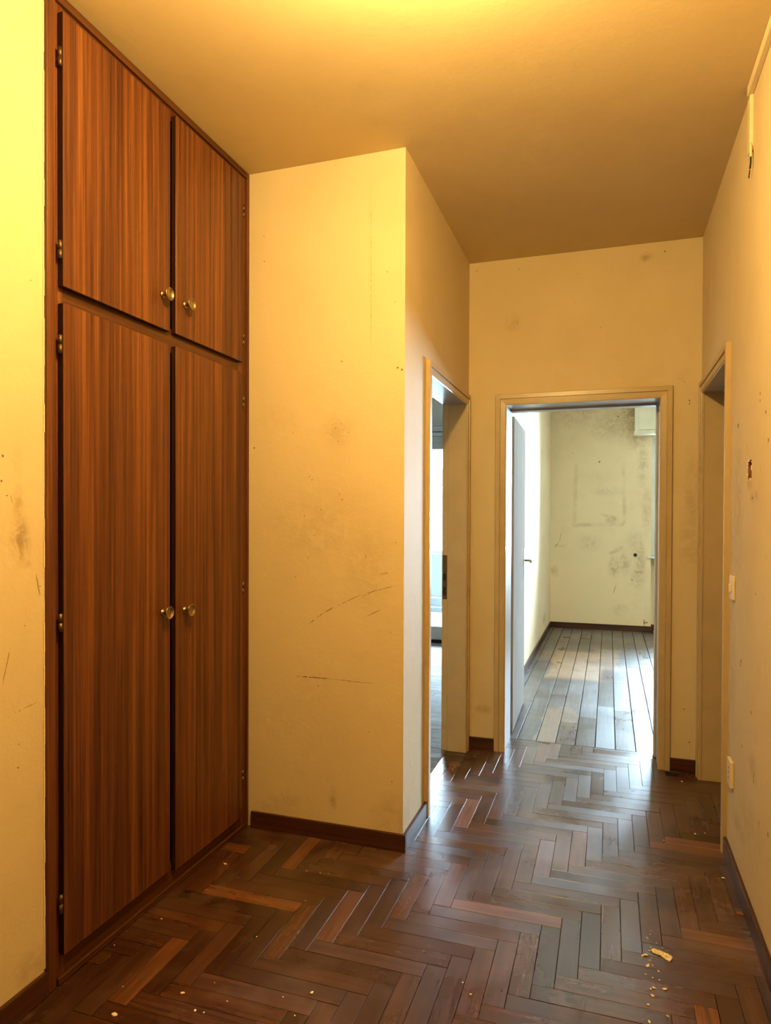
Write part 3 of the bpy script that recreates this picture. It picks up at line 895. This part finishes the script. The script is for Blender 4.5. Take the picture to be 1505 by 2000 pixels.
# ---------------------------------------------------------------- bedroom window, sill and shutter box
w2 = struct(empty('window_2', (1.25, YBK, 0.95)), 'white framed bedroom window in a niche')
for d in ((0.507, 0.56, 9.27, 9.33, .96, 2.46), (1.95, 2.0, 9.27, 9.33, .96, 2.46), (0.56, 1.95, 9.27, 9.33, .96, 1.01), (0.56, 1.95, 9.27, 9.33, 2.41, 2.46)):
    box('frame', d, M['white_frame'], w2, .003)
for a, b in ((0.56, 1.255), (1.255, 1.95)):
    boxes('sash', [(a, a + .055, 9.255, 9.31, 1.01, 2.41), (b - .055, b, 9.255, 9.31, 1.01, 2.41), (a + .055, b - .055, 9.255, 9.31, 1.01, 1.075), (a + .055, b - .055, 9.255, 9.31, 2.345, 2.41)], M['white_frame'], w2)
    box('pane', (a + .055, b - .055, 9.285, 9.289, 1.075, 2.345), M['glass'], w2)
box('sill', (0.452, 2.04, 9.075, 9.36, 0.93, 0.962), M['marble'], w2, .004, 2)

sb = empty('shutter_box', (1.2, YBK, 2.47))
tag(sb, 'cream roller shutter box above the bedroom window', 'shutter box')
box('front_panel', (0.340, 2.10, YBK - .20, YBK - .001, 2.53, 2.90), M['box_paint'], sb)
box('side_strip', (0.292, 0.340, YBK - .205, YBK - .001, 2.50, 2.905), M['box_paint'], sb, .004)
box('bottom_ledge', (0.286, 2.14, YBK - .215, YBK - .001, 2.47, 2.525), M['box_paint'], sb, .008, 2)
box('top_panel', (0.286, 2.14, YBK - .205, YBK - .001, 2.90, 2.93), M['box_paint'], sb)

# pipe stub hole in bedroom wall
bm = bmesh.new()
bmesh.ops.create_cone(bm, cap_ends=True, segments=16, radius1=.022, radius2=.022, depth=.004, matrix=Matrix.Translation((0.318, YBK - .001, 0.969)) @ Matrix.Rotation(math.pi / 2, 4, 'X'))
obj('pipe_hole', bm, M['black'], wbf)

# ---------------------------------------------------------------- balcony window of the left room
w1 = struct(empty('window_1', (-1.95, 7.5, 0.0)), 'tall balcony window of the left-hand room')
box('threshold', (-2.55, -1.35, 7.48, 7.62, -0.01, 0.035), M['black'], w1)
box('frame', (-2.55, -1.35, 7.50, 7.60, 0.035, 0.10), M['grey_frame'], w1, .004)
for a, b in ((-2.55, -1.35),):
    boxes('sash', [(a, a + .08, 7.52, 7.58, 0.10, 2.29), (b - .08, b, 7.52, 7.58, 0.10, 2.29), (a + .08, b - .08, 7.52, 7.58, 0.10, 0.185), (a + .08, b - .08, 7.52, 7.58, 2.215, 2.29)], M['grey_frame'], w1)
    box('pane', (a + .08, b - .08, 7.548, 7.552, 0.185, 2.215), M['glass'], w1)
box('head_frame', (-2.55, -1.35, 7.50, 7.60, 2.29, 2.36), M['grey_frame'], w1, .004)
sb1 = empty('shutter_box', (-1.95, 7.5, 2.36))
tag(sb1, 'grey roller shutter box above the balcony window', 'shutter box')
box('front_panel', (-2.65, -1.25, 7.40, 7.5, 2.40, 2.46), M['grey_frame'], sb1, .004)
box('bottom_ledge', (-2.65, -1.25, 7.37, 7.5, 2.36, 2.39), M['grey_frame'], sb1, .004)

# balcony and the building across
bal = empty('balcony_parapet', (-2.3, 9.7, 0))
tag(bal, 'pale blue balcony parapet seen through the left doorway', 'parapet')
box('slab', (-4.5, -0.96, 7.76, 9.85, -0.2, 0.02), M['concrete'], bal)
for z0, z1 in ((0.03, 0.105), (0.112, 0.245), (0.252, 0.895)):
    box('panel', (-4.5, -0.96, 9.70, 9.74, z0, z1), M['parapet'], bal, .003)
box('added_shade_wall', (-4.7, -4.5, 7.76, 9.85, -0.2, 2.95), M['concrete'], bal)  # unseen wall, added to block sky light reaching the parapet from the side
box('added_shade_slab', (-4.5, -0.96, 7.76, 9.85, 2.62, 2.95), M['concrete'], bal)  # unseen overhead slab, added to cut the sky light entering the left room
box('handrail', (-4.5, -0.96, 9.67, 9.77, 0.90, 0.945), M['parapet'], bal, .004)

ab = empty('apartment_building', (-9, 45, -14))
tag(ab, 'white apartment building with small windows across the street', 'building')
box('wall', (-26, 6, 45, 55, -14, 16), M['facade'], ab)
for ix in range(8):
    for iz in range(9):
        x = -22.5 + ix * 3.8
        z = -12.0 + iz * 3.1
        f = box('window', (x - .5, x + .5, 44.93, 44.99, z, z + 1.35), M['white_frame'], ab)
        box('pane', (x - .42, x + .42, 44.90, 44.95, z + .08, z + 1.27), M['far_pane'], f)

# ---------------------------------------------------------------- plaster debris on the parquet
def crumb(x, y, s, rgen, name, mat):
    bm = bmesh.new()
    bmesh.ops.create_icosphere(bm, subdivisions=1, radius=1.0)
    el, an = rgen.uniform(.9, 2.0), rgen.uniform(0, math.pi)
    for v in bm.verts:
        j = rgen.uniform(.72, 1.2)
        p = Vector((v.co.x * el * j, v.co.y * j, max(v.co.z, -.45) * .5 * j))
        q = Matrix.Rotation(an, 3, 'Z') @ p
        v.co = (q.x * s, q.y * s, q.z * s)
    zmin = min(v.co.z for v in bm.verts)
    for v in bm.verts:
        v.co.z -= zmin
    o = obj(name, bm, mat)
    o.location = (x, y, 0.0006)
    return o


rr = random.Random(41)
near_flake = [(0.148, 2.492), (0.144, 2.471), (0.132, 2.449), (0.135, 2.442), (0.162, 2.426), (0.178, 2.404), (0.141, 2.394), (0.136, 2.377), (0.123, 2.348), (0.114, 2.34), (0.112, 2.329), (0.141, 2.34), (0.135, 2.325), (0.127, 2.292), (0.142, 2.301), (0.119, 2.249), (0.139, 2.239), (0.158, 2.234), (0.158, 2.277), (0.13, 2.183), (0.139, 2.19), (0.171, 2.196), (0.133, 2.154), (0.119, 2.109), (0.17, 2.078), (0.118, 2.037)]
big_ones = {13: .0060, 8: .0045, 21: .0048, 23: .0050, 20: .0040, 9: .0042, 25: .0048, 22: .0040}
for i, (x, y) in enumerate(near_flake):
    o = crumb(x, y, big_ones.get(i, rr.uniform(.0017, .0030)), rr, 'plaster_crumb', M['plaster_bit'])
    tag(o, {0: 'tiny white crumb farthest from the viewer, above the tan flake', 13: 'largest white plaster crumb, just left below the tan flake',
            21: 'oval white plaster crumb below the right end of the tan flake', 25: 'white crumb nearest the viewer in the trail below the tan flake'}.get(
        i, 'tiny white plaster crumb scattered around the tan flake on the parquet'), 'crumb', 'plaster crumbs around the flake')
left_bits = [(-1.488, 2.414), (-1.137, 1.785), (-1.202, 1.715), (-1.125, 1.665), (-1.097, 1.667), (-1.058, 1.728), (-1.062, 2.278), (-0.837, 1.84), (-0.844, 1.739), (-1.335, 1.578), (-1.553, 1.836), (-1.498, 2.011), (-1.128, 2.028), (-1.09, 2.475), (-1.056, 2.483), (-1.149, 2.473), (-1.391, 1.682), (-0.91, 1.796), (-0.417, 2.028), (-0.383, 1.986)]
for i, (x, y) in enumerate(left_bits):
    o = crumb(x, y, {9: .0065, 0: .005, 2: .005, 3: .0045, 7: .005}.get(i, rr.uniform(.0016, .0030)), rr, 'plaster_crumb', M['plaster_bit'])
    tag(o, {0: 'pale plaster crumb by the foot of the right wardrobe door', 9: 'largest pale crumb on the parquet, nearest the bottom left corner',
            6: 'pale crumb on the parquet midway between wardrobe and alcove corner', 18: 'pale speck in the middle foreground, farther of two',
            19: 'pale speck in the middle foreground, nearer of two'}.get(
        i, 'tiny pale plaster crumb on the dark parquet in front of the wardrobe'), 'crumb', 'plaster crumbs before the wardrobe')
for i, (x, y) in enumerate([(-0.497, 3.852), (0.24, 3.215), (0.38, 3.327), (0.423, 3.35), (0.385, 3.971), (0.44, 2.954)]):
    o = crumb(x, y, rr.uniform(.004, .006), rr, 'plaster_crumb', M['plaster_bit'])
    tag(o, ('white crumb on the parquet before the left jamb of the bedroom doorway', 'white crumb in mid corridor, left of the right-hand doorway',
            'white crumb before the right-hand doorway, left of a pair', 'white crumb before the right-hand doorway, right of a pair',
            'white crumb by the short skirting right of the bedroom doorway', 'white crumb beside the right skirting just before the right-hand doorway')[i],
        'crumb', 'plaster crumbs in the corridor')
# the large flake: an irregular thick chip
outl = [(0.140, 2.384), (0.150, 2.390), (0.160, 2.385), (0.172, 2.386), (0.182, 2.377), (0.192, 2.372), (0.205, 2.364), (0.203, 2.352), (0.196, 2.337), (0.186, 2.343), (0.178, 2.351), (0.168, 2.361), (0.158, 2.364), (0.147, 2.367)]
n = len(outl)
fv = [(x, y, .0006) for x, y in outl] + [(x + .0008, y + .0005, .0022 + .0011 * ((i * 7) % 3)) for i, (x, y) in enumerate(outl)]
ff = [tuple(range(n))[::-1], tuple(range(n, 2 * n))] + [(k, (k + 1) % n, n + (k + 1) % n, n + k) for k in range(n)]
tag(poly('plaster_flake', fv, ff, M['flake']), 'large tan flake of fallen plaster lying on the parquet', 'flake')
sv = [(0.448, 2.709, .001), (0.466, 2.700, .001), (0.470, 2.693, .001), (0.446, 2.702, .001), (0.450, 2.707, .007), (0.464, 2.699, .010), (0.468, 2.694, .006), (0.449, 2.703, .006)]
tag(poly('wood_splinter', sv, [(3, 2, 1, 0), (4, 5, 6, 7), (0, 1, 5, 4), (1, 2, 6, 5), (2, 3, 7, 6), (3, 0, 4, 7)], M['splinter']),
    'small brown wood splinter beside the right-hand skirting', 'splinter')
print('boards', n_b)
